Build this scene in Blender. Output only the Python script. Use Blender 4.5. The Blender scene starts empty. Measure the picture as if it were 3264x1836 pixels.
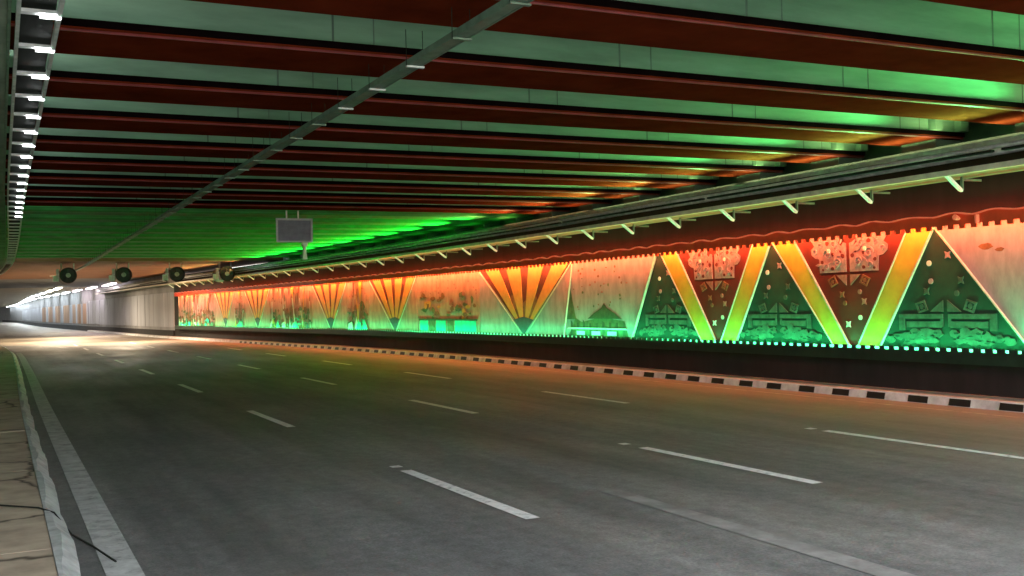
import bpy, bmesh, math, random
import numpy as np
from mathutils import Vector, Matrix
random.seed(7)
scene = bpy.context.scene
COL = scene.collection

# ------------------------------------------------------------------ camera
CAMH = 2.05
cd = bpy.data.cameras.new('camera'); cam = bpy.data.objects.new('camera', cd); COL.objects.link(cam)
cd.sensor_width = 36.0; cd.lens = 36.81; cd.clip_start = 0.05; cd.clip_end = 3000
Rm = Matrix(((0.89806, 0.01660, -0.43955), (-0.43913, -0.02404, -0.89810), (-0.02548, 0.99957, -0.01430)))
cam.matrix_world = Matrix.Translation((0, 0, CAMH)) @ Rm.to_4x4()
scene.camera = cam

# ------------------------------------------------------------------ world, exposure
w = bpy.data.worlds.new('World'); scene.world = w; w.use_nodes = True
nt = w.node_tree; bg = nt.nodes['Background']
sky = nt.nodes.new('ShaderNodeTexSky'); sky.sky_type = 'NISHITA'; sky.sun_disc = False
sky.sun_elevation = math.radians(40); sky.sun_rotation = math.radians(180)
hs = nt.nodes.new('ShaderNodeHueSaturation'); hs.inputs['Saturation'].default_value = 0.42
nt.links.new(sky.outputs[0], hs.inputs['Color']); nt.links.new(hs.outputs[0], bg.inputs['Color'])
bg.inputs['Strength'].default_value = 0.15
scene.view_settings.view_transform = 'Standard'; scene.view_settings.look = 'None'
scene.view_settings.exposure = 3.15; scene.view_settings.gamma = 1.0
scene.cycles.max_bounces = 6; scene.cycles.diffuse_bounces = 3; scene.cycles.glossy_bounces = 3
scene.cycles.use_denoising = True; scene.cycles.sample_clamp_indirect = 4.0
scene.cycles.use_light_tree = True

# light levels of the lamps (W), colours linear
LED_O, LED_G, LED_R = (1.0, 0.20, 0.06), (0.03, 1.0, 0.30), (1.0, 0.09, 0.02)
P_ORANGE, P_GREEN, P_RED = 5.0, 4.2, 1.3      # per metre of strip
UP_GREEN = 6.5

# ------------------------------------------------------------------ path of the tunnel (it bends gently left)
KR = [(-30, 0), (33, 0), (42, -.3), (50, -.75), (65, -2.0), (76, -3.15), (90, -4.3), (132, -6.4), (200, -9.4), (330, -11.5), (400, -15), (470, -26), (560, -50)]
KL = [(-30, 0), (25, 0), (40, .12), (58, .15), (66, -.05), (74, -.35), (90, -1.5), (132, -5.5), (200, -14), (400, -40), (600, -70)]
def interp(K, y):
    s = 0
    for d in (-4, -2, 0, 2, 4): s += np.interp(y + d, [k[0] for k in K], [k[1] for k in K])
    return float(s) / 5
def sR(y): return interp(KR, y)
def sL(y): return interp(KL, y)
def sC(y):
    return .16*max(0, y-30)/34 if y < 64 else .16 + (y-64)*-.01
def s0(y): return 0.0
def XR(y): return 15.9 + sR(y)

# ------------------------------------------------------------------ materials
def mat(name, col, rough=.7, scale=3.0, var=.25, metal=0, emit=None, estr=0, stretch=(1, 1, 1), bump=0.0, col2=None, fine=True):
    m = bpy.data.materials.new(name); m.use_nodes = True
    t = m.node_tree; b = t.nodes['Principled BSDF']
    b.inputs['Roughness'].default_value = rough; b.inputs['Metallic'].default_value = metal
    tc = t.nodes.new('ShaderNodeTexCoord'); mp = t.nodes.new('ShaderNodeMapping')
    mp.inputs['Scale'].default_value = stretch
    t.links.new(tc.outputs['Object'], mp.inputs['Vector'])
    nz = t.nodes.new('ShaderNodeTexNoise'); nz.inputs['Scale'].default_value = scale
    nz.inputs['Detail'].default_value = 6; nz.inputs['Roughness'].default_value = .6
    t.links.new(mp.outputs[0], nz.inputs['Vector'])
    rp = t.nodes.new('ShaderNodeValToRGB')
    c2 = col2 or tuple(min(1, c*(1+var)) for c in col); c1 = tuple(c*(1-var) for c in col)
    rp.color_ramp.elements[0].position = .32; rp.color_ramp.elements[0].color = (*c1, 1)
    rp.color_ramp.elements[1].position = .68; rp.color_ramp.elements[1].color = (*c2, 1)
    t.links.new(nz.outputs['Fac'], rp.inputs[0]); t.links.new(rp.outputs[0], b.inputs['Base Color'])
    if bump:
        bp = t.nodes.new('ShaderNodeBump'); bp.inputs['Strength'].default_value = bump; bp.inputs['Distance'].default_value = .02
        t.links.new(nz.outputs['Fac'], bp.inputs['Height']); t.links.new(bp.outputs[0], b.inputs['Normal'])
    if emit:
        b.inputs['Emission Color'].default_value = (*emit, 1); b.inputs['Emission Strength'].default_value = estr
    return m

def road_mat():
    m = bpy.data.materials.new('asphalt'); m.use_nodes = True
    t = m.node_tree; b = t.nodes['Principled BSDF']; N = t.nodes.new; L = t.links.new
    tc = N('ShaderNodeTexCoord')
    def noise(sc, st=(1, 1, 1), det=6, rough=.6):
        mp = N('ShaderNodeMapping'); mp.inputs['Scale'].default_value = st; L(tc.outputs['Object'], mp.inputs[0])
        n = N('ShaderNodeTexNoise'); n.inputs['Scale'].default_value = sc; n.inputs['Detail'].default_value = det
        n.inputs['Roughness'].default_value = rough; L(mp.outputs[0], n.inputs[0]); return n
    def ramp(src, a, ca, b_, cb):
        r = N('ShaderNodeValToRGB'); r.color_ramp.elements[0].position = a; r.color_ramp.elements[0].color = (*ca, 1)
        r.color_ramp.elements[1].position = b_; r.color_ramp.elements[1].color = (*cb, 1); L(src, r.inputs[0]); return r
    def mix(kind, f, A, B):
        x = N('ShaderNodeMixRGB'); x.blend_type = kind
        if isinstance(f, float): x.inputs[0].default_value = f
        else: L(f, x.inputs[0])
        L(A, x.inputs[1]); L(B, x.inputs[2]); return x
    big = ramp(noise(.35, (1, .6, 1), 4).outputs[0], .3, (.094, .098, .101), .7, (.160, .160, .157))
    streak = ramp(noise(1.1, (1, .06, 1), 5).outputs[0], .32, (.55, .56, .57), .68, (1.28, 1.27, 1.24))
    fine = ramp(noise(38, (1, 1, 1), 3).outputs[0], .32, (.72, .72, .72), .68, (1.25, 1.25, 1.25))
    c = mix('MULTIPLY', 1.0, big.outputs[0], streak.outputs[0]); c = mix('MULTIPLY', 1.0, c.outputs[0], fine.outputs[0])
    sp = ramp(noise(7, (1, .8, 1), 5, .75).outputs[0], .35, (.72, .72, .72), .65, (1.22, 1.22, 1.22)); c = mix('MULTIPLY', 1.0, c.outputs[0], sp.outputs[0])
    st = ramp(noise(.9, (1.6, .5, 1), 7, .7).outputs[0], .56, (0, 0, 0), .72, (.55, .55, .55))
    pale = N('ShaderNodeRGB'); pale.outputs[0].default_value = (.19, .18, .155, 1)
    c = mix('MIX', st.outputs[0], c.outputs[0], pale.outputs[0])
    sx = N('ShaderNodeSeparateXYZ'); L(tc.outputs['Object'], sx.inputs[0])
    mr = N('ShaderNodeMapRange'); mr.inputs['From Min'].default_value = 9.5; mr.inputs['From Max'].default_value = 15; mr.inputs['To Max'].default_value = .9; L(sx.outputs['X'], mr.inputs['Value'])
    dn = ramp(noise(.5, (1, .25, 1), 6, .65).outputs[0], .3, (.3, .3, .3), .65, (1, 1, 1))
    mm = N('ShaderNodeMath'); mm.operation = 'MULTIPLY'; L(mr.outputs[0], mm.inputs[0]); L(dn.outputs[0], mm.inputs[1])
    dust = N('ShaderNodeRGB'); dust.outputs[0].default_value = (.29, .235, .165, 1)
    c = mix('MIX', mm.outputs[0], c.outputs[0], dust.outputs[0])
    L(c.outputs[0], b.inputs['Base Color'])
    rr = ramp(noise(.6, (1, .3, 1)).outputs[0], .3, (.5, .5, .5), .7, (.75, .75, .75)); L(rr.outputs[0], b.inputs['Roughness'])
    bp = N('ShaderNodeBump'); bp.inputs['Strength'].default_value = .35; bp.inputs['Distance'].default_value = .01
    L(noise(60).outputs[0], bp.inputs['Height']); L(bp.outputs[0], b.inputs['Normal'])
    return m

def slab_mat():
    m = mat('pavement_stone', (.36, .29, .215), .85, 2.2, .3, bump=.5)
    t = m.node_tree; N = t.nodes.new; L = t.links.new; b = t.nodes['Principled BSDF']
    rp = b.inputs['Base Color'].links[0].from_socket
    tc = N('ShaderNodeTexCoord'); nz = N('ShaderNodeTexNoise'); nz.inputs['Scale'].default_value = 3
    ad = N('ShaderNodeMixRGB'); ad.blend_type = 'ADD'; ad.inputs[0].default_value = .35
    L(tc.outputs['Object'], nz.inputs[0]); L(tc.outputs['Object'], ad.inputs[1]); L(nz.outputs['Color'], ad.inputs[2])
    vo = N('ShaderNodeTexVoronoi'); vo.feature = 'DISTANCE_TO_EDGE'; vo.inputs['Scale'].default_value = .45
    L(ad.outputs[0], vo.inputs['Vector'])
    r = N('ShaderNodeValToRGB'); r.color_ramp.elements[0].position = .0; r.color_ramp.elements[0].color = (.12, .1, .08, 1)
    r.color_ramp.elements[1].position = .022; r.color_ramp.elements[1].color = (1, 1, 1, 1)
    L(vo.outputs['Distance'], r.inputs[0])
    x = N('ShaderNodeMixRGB'); x.blend_type = 'MULTIPLY'; x.inputs[0].default_value = 1
    L(rp, x.inputs[1]); L(r.outputs[0], x.inputs[2]); L(x.outputs[0], b.inputs['Base Color'])
    return m

M = {}
M['asphalt'] = road_mat()
M['pavement'] = slab_mat()
M['far_concrete'] = mat('worn_concrete_road', (.24, .20, .155), .6, .5, .25, stretch=(1, .2, 1))
M['road_paint'] = mat('worn_white_road_paint', (.66, .67, .67), .6, 9, .18, col2=(.82, .82, .80))
def wear(m, lo, hi, sc):
    t = m.node_tree; b = t.nodes['Principled BSDF']; src = b.inputs['Base Color'].links[0].from_socket
    tc = t.nodes.new('ShaderNodeTexCoord'); n = t.nodes.new('ShaderNodeTexNoise'); n.inputs['Scale'].default_value = sc; n.inputs['Detail'].default_value = 8; n.inputs['Roughness'].default_value = .75
    t.links.new(tc.outputs['Object'], n.inputs[0]); rp = t.nodes.new('ShaderNodeValToRGB')
    rp.color_ramp.elements[0].position = lo; rp.color_ramp.elements[0].color = (0, 0, 0, 1); rp.color_ramp.elements[1].position = hi; rp.color_ramp.elements[1].color = (1, 1, 1, 1)
    x = t.nodes.new('ShaderNodeMixRGB'); x.inputs[1].default_value = (.11, .11, .105, 1)
    t.links.new(n.outputs[0], rp.inputs[0]); t.links.new(rp.outputs[0], x.inputs[0]); t.links.new(src, x.inputs[2]); t.links.new(x.outputs[0], b.inputs['Base Color'])
wear(M['road_paint'], .32, .43, 9)
M['edge_paint'] = mat('worn_grey_edge_paint', (.36, .37, .37), .65, 4, .3)
wear(M['edge_paint'], .30, .48, 5)
M['faint_line'] = mat('dusty_gutter_line', (.36, .33, .25), .7, 4, .3)
wear(M['faint_line'], .30, .52, 3)
M['faded_line'] = mat('faded_old_marking', (.22, .22, .21), .7, 3, .3)
wear(M['faded_line'], .30, .66, 2.5)
M['kerb_white'] = mat('white_kerb_paint', (.56, .56, .56), .7, 3.5, .28)
M['kerb_black'] = mat('black_kerb_paint', (.012, .012, .012), .5, 6, .3)
M['kerb_left'] = mat('grey_white_kerb_paint', (.36, .38, .38), .7, 5, .3, bump=.4)
M['ledge'] = mat('ledge_concrete', (.36, .30, .27), .8, 4, .25)
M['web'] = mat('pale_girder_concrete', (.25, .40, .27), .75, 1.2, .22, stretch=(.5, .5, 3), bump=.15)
M['underside'] = mat('red_underside', (.125, .019, .007), .8, 1.5, .25)  # even red tone of the girder undersides
M['underside'].node_tree.nodes['Principled BSDF'].inputs['Specular IOR Level'].default_value = .0
M['flange'] = mat('dark_flange_edge', (.006, .003, .003), .9, 3, .3)
M['flange'].node_tree.nodes['Principled BSDF'].inputs['Specular IOR Level'].default_value = 0
M['web_green'] = mat('green_lit_web', (.08, .50, .12), .6, 1.5, .2)  # green light on the far webs put into their colour
M['under_green'] = mat('green_lit_soffit', (.025, .24, .04), .6, 1.5, .2)  # same green light put into the far undersides' colour
M['glint'] = mat('red_glint_line', (.20, .03, .03), .35, 3, .3)  # colour of a pinkish highlight along the flange edge
M['seam'] = mat('dark_form_seam', (.14, .20, .15), .8, 3, .3)
M['slab'] = mat('deck_concrete', (.16, .16, .15), .85, 1.5, .3)
M['soffit_orange'] = mat('orange_lit_soffit', (.22, .095, .045), .7, .5, .2)  # orange light partly put into the soffit colour
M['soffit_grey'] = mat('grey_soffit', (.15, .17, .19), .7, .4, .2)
M['soffit_far'] = mat('warm_lit_soffit', (.42, .38, .30), .7, .4, .2)  # warm lamplight put into the soffit colour
M['wall_dark'] = mat('stained_dark_wall', (.012, .010, .009), .85, 1.5, .45, stretch=(1, 1.5, .35), bump=.2)
M['wall_grey'] = mat('grey_cladding', (.34, .35, .39), .6, .6, .2, stretch=(1, 1, .1))
M['wall_tan'] = mat('tan_cladding', (.36, .22, .14), .6, .6, .25, stretch=(1, 1, .1))
M['far_face'] = mat('pale_far_wall', (.25, .25, .26), .7, .6, .2)
M['rib'] = mat('dark_joint', (.06, .06, .06), .7, 3, .2)
M['abutment'] = mat('abutment_concrete', (.10, .16, .10), .85, 1.5, .3)
M['soffit_beam'] = mat('grey_green_beam', (.30, .36, .29), .8, 1.2, .3, bump=.15)
M['galv'] = mat('galvanised_steel', (.60, .64, .62), .5, 7, .2, metal=0)
M['galv_dull'] = mat('dull_galvanised_steel', (.14, .22, .155), .5, 7, .25, metal=0)
M['white_metal'] = mat('white_painted_steel', (.85, .86, .86), .4, 7, .1)
M['beige_rail'] = mat('beige_painted_rail', (.60, .57, .47), .55, 4, .2)
M['rail_grey'] = mat('weathered_rail', (.28, .31, .27), .7, 5, .35)
M['cable'] = mat('grey_cable_sheath', (.80, .84, .86), .5, 5, .35)
M['cable_dark'] = mat('black_cable_sheath', (.016, .018, .015), .7, 5, .3)
M['cable_dark'].node_tree.nodes['Principled BSDF'].inputs['Specular IOR Level'].default_value = .15
M['valance'] = mat('deep_red_paint', (.66, .062, .016), .6, 2, .2)
M['cover'] = mat('black_green_trough', (.012, .028, .016), .5, 4, .3)
M['lens_dim'] = mat('added_lens', (.3, .3, .3), .3, 3, .1)
M['pale'] = mat('pale_mural_paint', (.30, .24, .26), .7, 2.6, .22, stretch=(1, 1.5, .7))
M['pale_warm'] = mat('salmon_mural_paint', (.36, .21, .17), .7, 2.6, .25, stretch=(1, 1.5, .7))
M['rim'] = mat('cream_edge_trim', (.52, .50, .42), .5, 6, .15)
M['yellow'] = mat('yellow_panel_paint', (.52, .35, .03), .6, 4, .10)
M['red'] = mat('brick_red_panel_paint', (.115, .008, .004), .65, 2, .22)
M['dark'] = mat('black_green_panel_paint', (.0035, .032, .018), .8, 2, .35)
M['rose'] = mat('rose_relief_paint', (.32, .20, .20), .6, 8, .3)
M['rose_dark'] = mat('dull_rose_relief', (.28, .11, .09), .6, 8, .3)
M['relief_green'] = mat('sage_relief_paint', (.038, .070, .050), .7, 5, .45)
M['relief_dim'] = mat('dull_brown_relief', (.20, .065, .03), .6, 8, .3)
M['white'] = mat('white_relief_paint', (.60, .60, .55), .5, 8, .1)
M['cyan'] = mat('cyan_mural_paint', (.02, .55, .42), .5, 4, .15)
M['olive'] = mat('olive_mural_paint', (.09, .11, .05), .7, 5, .4)
M['olive_dark'] = mat('dark_olive_mural_paint', (.04, .06, .028), .7, 5, .4)
M['brown'] = mat('brown_mural_paint', (.19, .075, .03), .7, 5, .4)
M['maroon'] = mat('maroon_mural_paint', (.10, .018, .012), .7, 5, .3)
M['orange'] = mat('orange_mural_paint', (.55, .27, .06), .6, 4, .15)
M['slate'] = mat('slate_mural_paint', (.05, .06, .08), .7, 4, .3)
M['sign'] = mat('grey_sign_back', (.10, .12, .16), .5, 6, .2)
M['sign_edge'] = mat('pale_sign_edge', (.28, .33, .36), .5, 6, .1)
M['pole'] = mat('pale_green_pole', (.52, .75, .50), .5, 6, .1)
M['fan'] = mat('dark_fan_casing', (.018, .02, .018), .5, 6, .3)
M['fan_light'] = mat('grey_fan_guard', (.36, .34, .30), .5, 6, .3)
M['tube'] = mat('white_tunnel_tube', (.9, .9, .9), .5, 3, .01, emit=(.85, .95, 1), estr=2.2)
M['tube_pink'] = mat('pinkish_tunnel_tube', (.9, .9, .9), .5, 3, .01, emit=(1, .82, .9), estr=2.0)
M['tube_warm'] = mat('warm_tunnel_tube', (.9, .9, .9), .5, 3, .01, emit=(1, .93, .72), estr=2.5)
M['rung_fill'] = mat('white_rung_fill', (.9, .9, .9), .4, 3, .01, emit=(.95, 1, 1), estr=1.6)  # glow added to the white tray rungs as neutral fill light
M['led_orange'] = mat('orange_led_diffuser', (.9, .5, .2), .5, 3, .01, emit=LED_O, estr=3)
M['led_green'] = mat('green_led_diffuser', (.3, .9, .5), .5, 3, .01, emit=LED_G, estr=3)
M['red_glow'] = mat('self_lit_red_trim', (.62, .14, .09), .3, 3, .05, emit=(1, .16, .07), estr=.045)  # weak emission puts the red LED light into lip and fittings

# ------------------------------------------------------------------ helpers
def tag(o, label, cat, group=None, kind=None):
    if label: o['label'] = label
    if cat: o['category'] = cat
    if group: o['group'] = group
    if kind: o['kind'] = kind
    return o
def empty(name, loc, label, cat, group=None):
    o = bpy.data.objects.new(name, None); COL.objects.link(o); o.location = loc; o.empty_display_size = .2
    return tag(o, label, cat, group)
class MB:
    """collects geometry in world coordinates and links it as ONE mesh"""
    def __init__(s): s.v = []; s.f = []; s.m = []; s.mats = []
    def mi(s, m):
        if m not in s.mats: s.mats.append(m)
        return s.mats.index(m)
    def face(s, idx, m): s.f.append(idx); s.m.append(s.mi(m))
    def box(s, x0, x1, y0, y1, z0, z1, m, warp=s0, step=None):
        if warp is s0 or step == 0: ys = [y0, y1]
        else:
            n = max(1, int(math.ceil((y1-y0)/(step or 3.0)))); ys = [y0+(y1-y0)*i/n for i in range(n+1)]
        s.loft([[(x0+warp(y), y, z0), (x1+warp(y), y, z0), (x1+warp(y), y, z1), (x0+warp(y), y, z1)] for y in ys], m)
    def loft(s, rings, m, caps=True):
        b = len(s.v); n = len(rings[0])
        for r in rings: s.v += [tuple(p) for p in r]
        for k in range(len(rings)-1):
            for i in range(n):
                a = b+k*n+i; a2 = b+k*n+(i+1) % n
                s.face((a, a2, a2+n, a+n), m)
        if caps:
            s.face(tuple(b+i for i in reversed(range(n))), m)
            s.face(tuple(b+(len(rings)-1)*n+i for i in range(n)), m)
    def tube(s, pts, r, m, n=8):
        rings = []
        for i, p in enumerate(pts):
            p = Vector(p); d = Vector(pts[min(i+1, len(pts)-1)])-Vector(pts[max(i-1, 0)]); d.normalize()
            u = d.cross(Vector((0, 0, 1)));
            if u.length < .1: u = d.cross(Vector((1, 0, 0)))
            u.normalize(); v = d.cross(u); rr = r[i] if isinstance(r, (list, tuple)) else r
            rings.append([p+u*rr*math.cos(2*math.pi*k/n)+v*rr*math.sin(2*math.pi*k/n) for k in range(n)])
        s.loft(rings, m)
    def prism(s, poly, axis, a0, a1, m):
        """poly of 2-D points extruded along axis ('x': poly is (y,z); 'y': poly is (x,z))"""
        def P(p, a): return (a, p[0], p[1]) if axis == 'x' else (p[0], a, p[1]) if axis == 'y' else (p[0], p[1], a)
        s.loft([[P(p, a0) for p in poly], [P(p, a1) for p in poly]], m)
    def plate(s, poly, m, off, th, warp=True):
        """wall-mounted plate: poly in (Y,z); its face stands `off` in front of the wall line and is `th` thick"""
        bm = bmesh.new()
        f0 = bm.faces.new([bm.verts.new((0, p[0], p[1])) for p in poly])
        ya = min(p[0] for p in poly); yb = max(p[0] for p in poly)
        if warp and yb > 30:
            y = math.ceil(ya/2)*2
            while y < yb:
                if y > ya:
                    bmesh.ops.bisect_plane(bm, geom=bm.verts[:]+bm.edges[:]+bm.faces[:], plane_co=(0, y, 0), plane_no=(0, 1, 0))
                y += 2
        bm.normal_update()
        base = len(s.v); bm.verts.index_update(); n = len(bm.verts)
        for v in bm.verts: s.v.append((XR(v.co.y)-off, v.co.y, v.co.z))
        for v in bm.verts: s.v.append((XR(v.co.y)-off+th, v.co.y, v.co.z))
        for f in bm.faces:
            ids = [v.index for v in f.verts]
            if f.normal.x > 0: ids.reverse()
            s.face(tuple(base+i for i in ids), m)
            s.face(tuple(base+n+i for i in reversed(ids)), m)
        for e in bm.edges:
            if len(e.link_faces) == 1:
                a, b = e.verts[0].index, e.verts[1].index
                s.face((base+a, base+b, base+n+b, base+n+a), m)
        bm.free()
    def build(s, name, parent=None, origin=None):
        me = bpy.data.meshes.new(name)
        off = Vector(origin) if origin else Vector((0, 0, 0))
        if parent is not None: off = parent.location.copy() + (parent.parent.location if parent.parent else Vector((0, 0, 0)))
        me.from_pydata([tuple(Vector(p)-off) for p in s.v], [], s.f)
        for m in s.mats: me.materials.append(M[m])
        me.polygons.foreach_set('material_index', s.m)
        bm = bmesh.new(); bm.from_mesh(me); bmesh.ops.recalc_face_normals(bm, faces=bm.faces); bm.to_mesh(me); bm.free()
        o = bpy.data.objects.new(name, me); COL.objects.link(o)
        if parent is not None: o.parent = parent
        else: o.location = off
        return o
def copy_tree(o, parent=None):
    c = o.copy(); COL.objects.link(c)
    if parent is not None: c.parent = parent
    for ch in list(o.children): copy_tree(ch, c)
    return c
def area(name, loc, direction, sx, sy, col, power, parent=None, spread=180, yaw=0.0):
    d = bpy.data.lights.new(name, 'AREA'); d.shape = 'RECTANGLE'; d.size = sx; d.size_y = sy
    d.color = col; d.energy = power; d.spread = math.radians(spread)
    o = bpy.data.objects.new(name, d); COL.objects.link(o)
    z = -Vector(direction).normalized(); y = Vector((0, 1, 0)); y = (y - z*y.dot(z)).normalized(); x = y.cross(z)
    m = Matrix.Rotation(-yaw, 4, 'Z') @ Matrix((x, y, z)).transposed().to_4x4()
    if parent is not None: o.parent = parent; m.translation = Vector(loc)-parent.location
    else: m.translation = Vector(loc)
    o.matrix_local = m
    return o
ORD = ['first', 'second', 'third', 'fourth', 'fifth', 'sixth', 'seventh', 'eighth', 'ninth', 'tenth', 'eleventh', 'twelfth',
       'thirteenth', 'fourteenth', 'fifteenth', 'sixteenth', 'seventeenth', 'eighteenth', 'nineteenth', 'twentieth']
def poly_circle(cy, cz, r, n=14, ry=None, a0=0):
    return [(cy+(ry or r)*math.cos(a0+2*math.pi*i/n), cz+r*math.sin(a0+2*math.pi*i/n)) for i in range(n)]
def star(cy, cz, r, n=4, inner=.45, rot=math.pi/4):
    return [(cy+(r if i % 2 == 0 else r*inner)*math.cos(rot+math.pi*i/n), cz+(r if i % 2 == 0 else r*inner)*math.sin(rot+math.pi*i/n)) for i in range(2*n)]

# ------------------------------------------------------------------ ground
b = MB()
ys = [-30]+list(np.arange(-20, 33, 6))+list(np.arange(33, 560, 3))
for i in range(len(ys)-1):
    y0, y1 = float(ys[i]), float(ys[i+1])
    n = len(b.v)
    b.v += [(-60+min(0, sL(y0)), y0, 0), (60, y0, 0), (60, y1, 0), (-60+min(0, sL(y1)), y1, 0)]
    b.face((n, n+1, n+2, n+3), 'asphalt')
road = tag(b.build('road'), 'dark grey asphalt road of the underpass', 'road', kind='structure')
b = MB()
# far stretch of concrete road: starts along a slanting joint
pts0 = []
for i in range(0, 158):
    y0, y1 = 62+3*i, 65+3*i
    def lx(y): return .62+sL(y) + max(0, (80-y))*0.62
    n = len(b.v)
    b.v += [(lx(y0), y0, .004), (15.3+sR(y0), y0, .004), (15.3+sR(y1), y1, .004), (lx(y1), y1, .004)]
    b.face((n, n+1, n+2, n+3), 'far_concrete')
tag(b.build('concrete_road'), 'tan concrete stretch of road beyond the asphalt', 'road', kind='structure')
# lane dashes
def dash(x, y0, y1, wd=.15, z=.006):
    b = MB(); n = len(b.v)
    j = lambda: random.uniform(-.008, .008)
    b.v += [(x-wd/2+j(), y0, z), (x+wd/2+j(), y0, z), (x+wd/2+j(), y1, z), (x-wd/2+j(), y1, z)]
    b.face((0, 1, 2, 3), 'road_paint'); o = b.build('lane_marking', road); return o
for k in range(9):
    y = -.25+9.12*k
    dash(4.5 - (0.02*max(0, k-4)), y, y+3.45)
    dash(7.96, y-.05, y+3.4)
    if k < 7: dash(11.15 if k < 5 else 11.05, y-.3, y+3.3)
for (x, y) in ((4.5, 12.6), (7.95, 12.65), (11.15, 12.4)):
    dash(x, y, y+.16, .14)
b = MB()
yy = [-10]+list(range(0, 66, 3))
for i in range(len(yy)-1):
    n = len(b.v)
    X = lambda y: .98+sL(y)*.6
    b.v += [(X(yy[i])-.27, yy[i], .005), (X(yy[i]), yy[i], .005), (X(yy[i+1]), yy[i+1], .005), (X(yy[i+1])-.27, yy[i+1], .005)]
    b.face((n, n+1, n+2, n+3), 'edge_paint')
b.build('edge_line', road)
b = MB()
for y0 in range(-6, 60, 3):
    n = len(b.v); X = lambda y: 14.62+sR(y)
    b.v += [(X(y0), y0, .005), (X(y0)+.09, y0, .005), (X(y0+3)+.09, y0+3, .005), (X(y0+3), y0+3, .005)]
    b.face((n, n+1, n+2, n+3), 'faint_line')
b.build('edge_line', road)
b = MB(); b.v += [(5.62, 3.2, .005), (5.90, 3.2, .005), (5.98, 9.8, .005), (5.76, 9.8, .005)]; b.face((0, 1, 2, 3), 'faded_line'); b.build('faded_line', road)
# left pavement and kerb
b = MB()
yy = list(np.arange(-10, 120, 2.4))
for k, (y0, y1) in enumerate(zip(yy[:-1], yy[1:])):
    g = .012
    dz = random.uniform(-.003, .003)
    b.loft([[(-.36+sL(y), y, 0), (.34+sL(y), y, 0), (.34+sL(y), y, .18+dz), (-.36+sL(y), y, .18+dz)] for y in (y0, y1-g)], 'pavement')
    dz = random.uniform(-.006, .004)
    b.loft([[(-1.3+sL(y), y, 0), (-.40+sL(y), y, 0), (-.40+sL(y), y, .17+dz), (-1.3+sL(y), y, .17+dz)] for y in (y0+.3, y1-g+.3)], 'pavement')
tag(b.build('pavement'), 'brown cracked stone pavement along the left edge', 'pavement', kind='structure')
b = MB()
yy = list(np.arange(-10, 130, .3))
rings = []
for y in yy:
    j = .022*math.sin(y*2.1)+random.uniform(-.014, .014)
    rings.append([(.345+sL(y), y, 0), (.53+sL(y)+j*.5, y, 0), (.52+sL(y)+j*.5, y, .09+j*.4), (.40+sL(y)+j, y, .186+j*.3), (.345+sL(y), y, .186)])
b.loft(rings, 'kerb_left')
tag(b.build('left_kerb'), 'worn grey white kerb beside the brown pavement', 'kerb', kind='structure')
# right kerb, black and white, and its ledge
b = MB()
y = -8.0; k = 0
while y < 130:
    y1 = y+.5
    if y < 70 or True:
        col = 'kerb_black' if (k % 2 == 0 and y < 66) else 'kerb_white'
        jj = random.uniform(-.04, .04) if k % 2 == 0 else 0
        # facing
        b.loft([[(15.30+sR(t), t, 0), (15.42+sR(t), t, 0), (15.42+sR(t), t, .155), (15.34+sR(t), t, .155)] for t in (y, y1)], 'kerb_white')
        if col == 'kerb_black':
            b.loft([[(15.292+sR(t), t, .012), (15.31+sR(t), t, .012), (15.34+sR(t), t, .132), (15.326+sR(t), t, .132)] for t in (y+.02+jj, y1-.02+jj)], 'kerb_black')
    y = y1; k += 1
tag(b.build('right_kerb'), 'black and white painted kerb below the lit wall', 'kerb', kind='structure')
b = MB(); b.box(15.422, 15.9, -8, 130, .0, .165, 'ledge', sR)
tag(b.build('right_ledge'), 'narrow pale concrete ledge between kerb and wall', 'ledge', kind='structure')

# ------------------------------------------------------------------ right wall
wall = empty('retaining_wall', (15.9, 30, 0), 'dark stained concrete wall carrying the colour-lit mural panels on the right', 'wall')
b = MB(); b.box(15.9, 17.3, -6, 84, 0, 4.78, 'wall_dark', sR); b.build('wall_face', wall)
b = MB()
b.box(17.32, 17.8, -6, 66, 0, 6.3, 'abutment', sR); b.build('back_wall', wall)
b = MB()
y = 84.0
far = empty('clad_wall', (11.5, 110, 0), 'pale grey and tan panelled wall beyond the end of the lit murals', 'wall')
b.box(15.9, 16.6, 84, 540, 0, 5.0, 'far_face', sR); b.build('wall_face', far)
pl = MB(); pl.box(15.78, 15.899, 84, 400, .0, .60, 'wall_dark', sR); pl.build('plinth', far)
k = 0
while y < 400:
    L = 1.9 if y < 150 else 4.0
    tan = 132 < y < 198
    m_ = 'wall_tan' if (tan and k % 3 != 2) else 'wall_grey'
    c = MB(); c.box(15.86+random.uniform(-.03, .01), 15.90, y+.05, y+L-.05, .85, 3.55 if y < 132 else 3.3, m_, sR)
    if k < 70: c.build('cladding_panel', far)
    y += L; k += 1

# ------------------------------------------------------------------ mural panels
def vsplit(y0b, y1b, y0t, y1t): return [(y0b, ZB), (y1b, ZB), (y1t, ZT), (y0t, ZT)]
ZB, ZT = .86, 3.42
def lerp(a, b_, t): return a+(b_-a)*t
def at_z(y10, y325, z): return lerp(y10, y325, (z-1.0)/2.25)     # given Y at z=1.0 and z=3.25
G = 'mural panels along the lit wall'
def panel_root(yc, label): return empty('mural_panel', (XR(yc)-.04, yc, ZB), label, 'mural panel', G)
def quad(yb0, yt0, yb1, yt1):
    """trapezoid with side lines through (yb,1.0)-(yt,3.25)"""
    return [(at_z(yb0, yt0, ZB), ZB), (at_z(yb1, yt1, ZB), ZB), (at_z(yb1, yt1, ZT), ZT), (at_z(yb0, yt0, ZT), ZT)]
def part(name, root, items):
    c = MB()
    for (poly, m, off, th) in items: c.plate(poly, m, off, th)
    return c.build(name, root)
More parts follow.
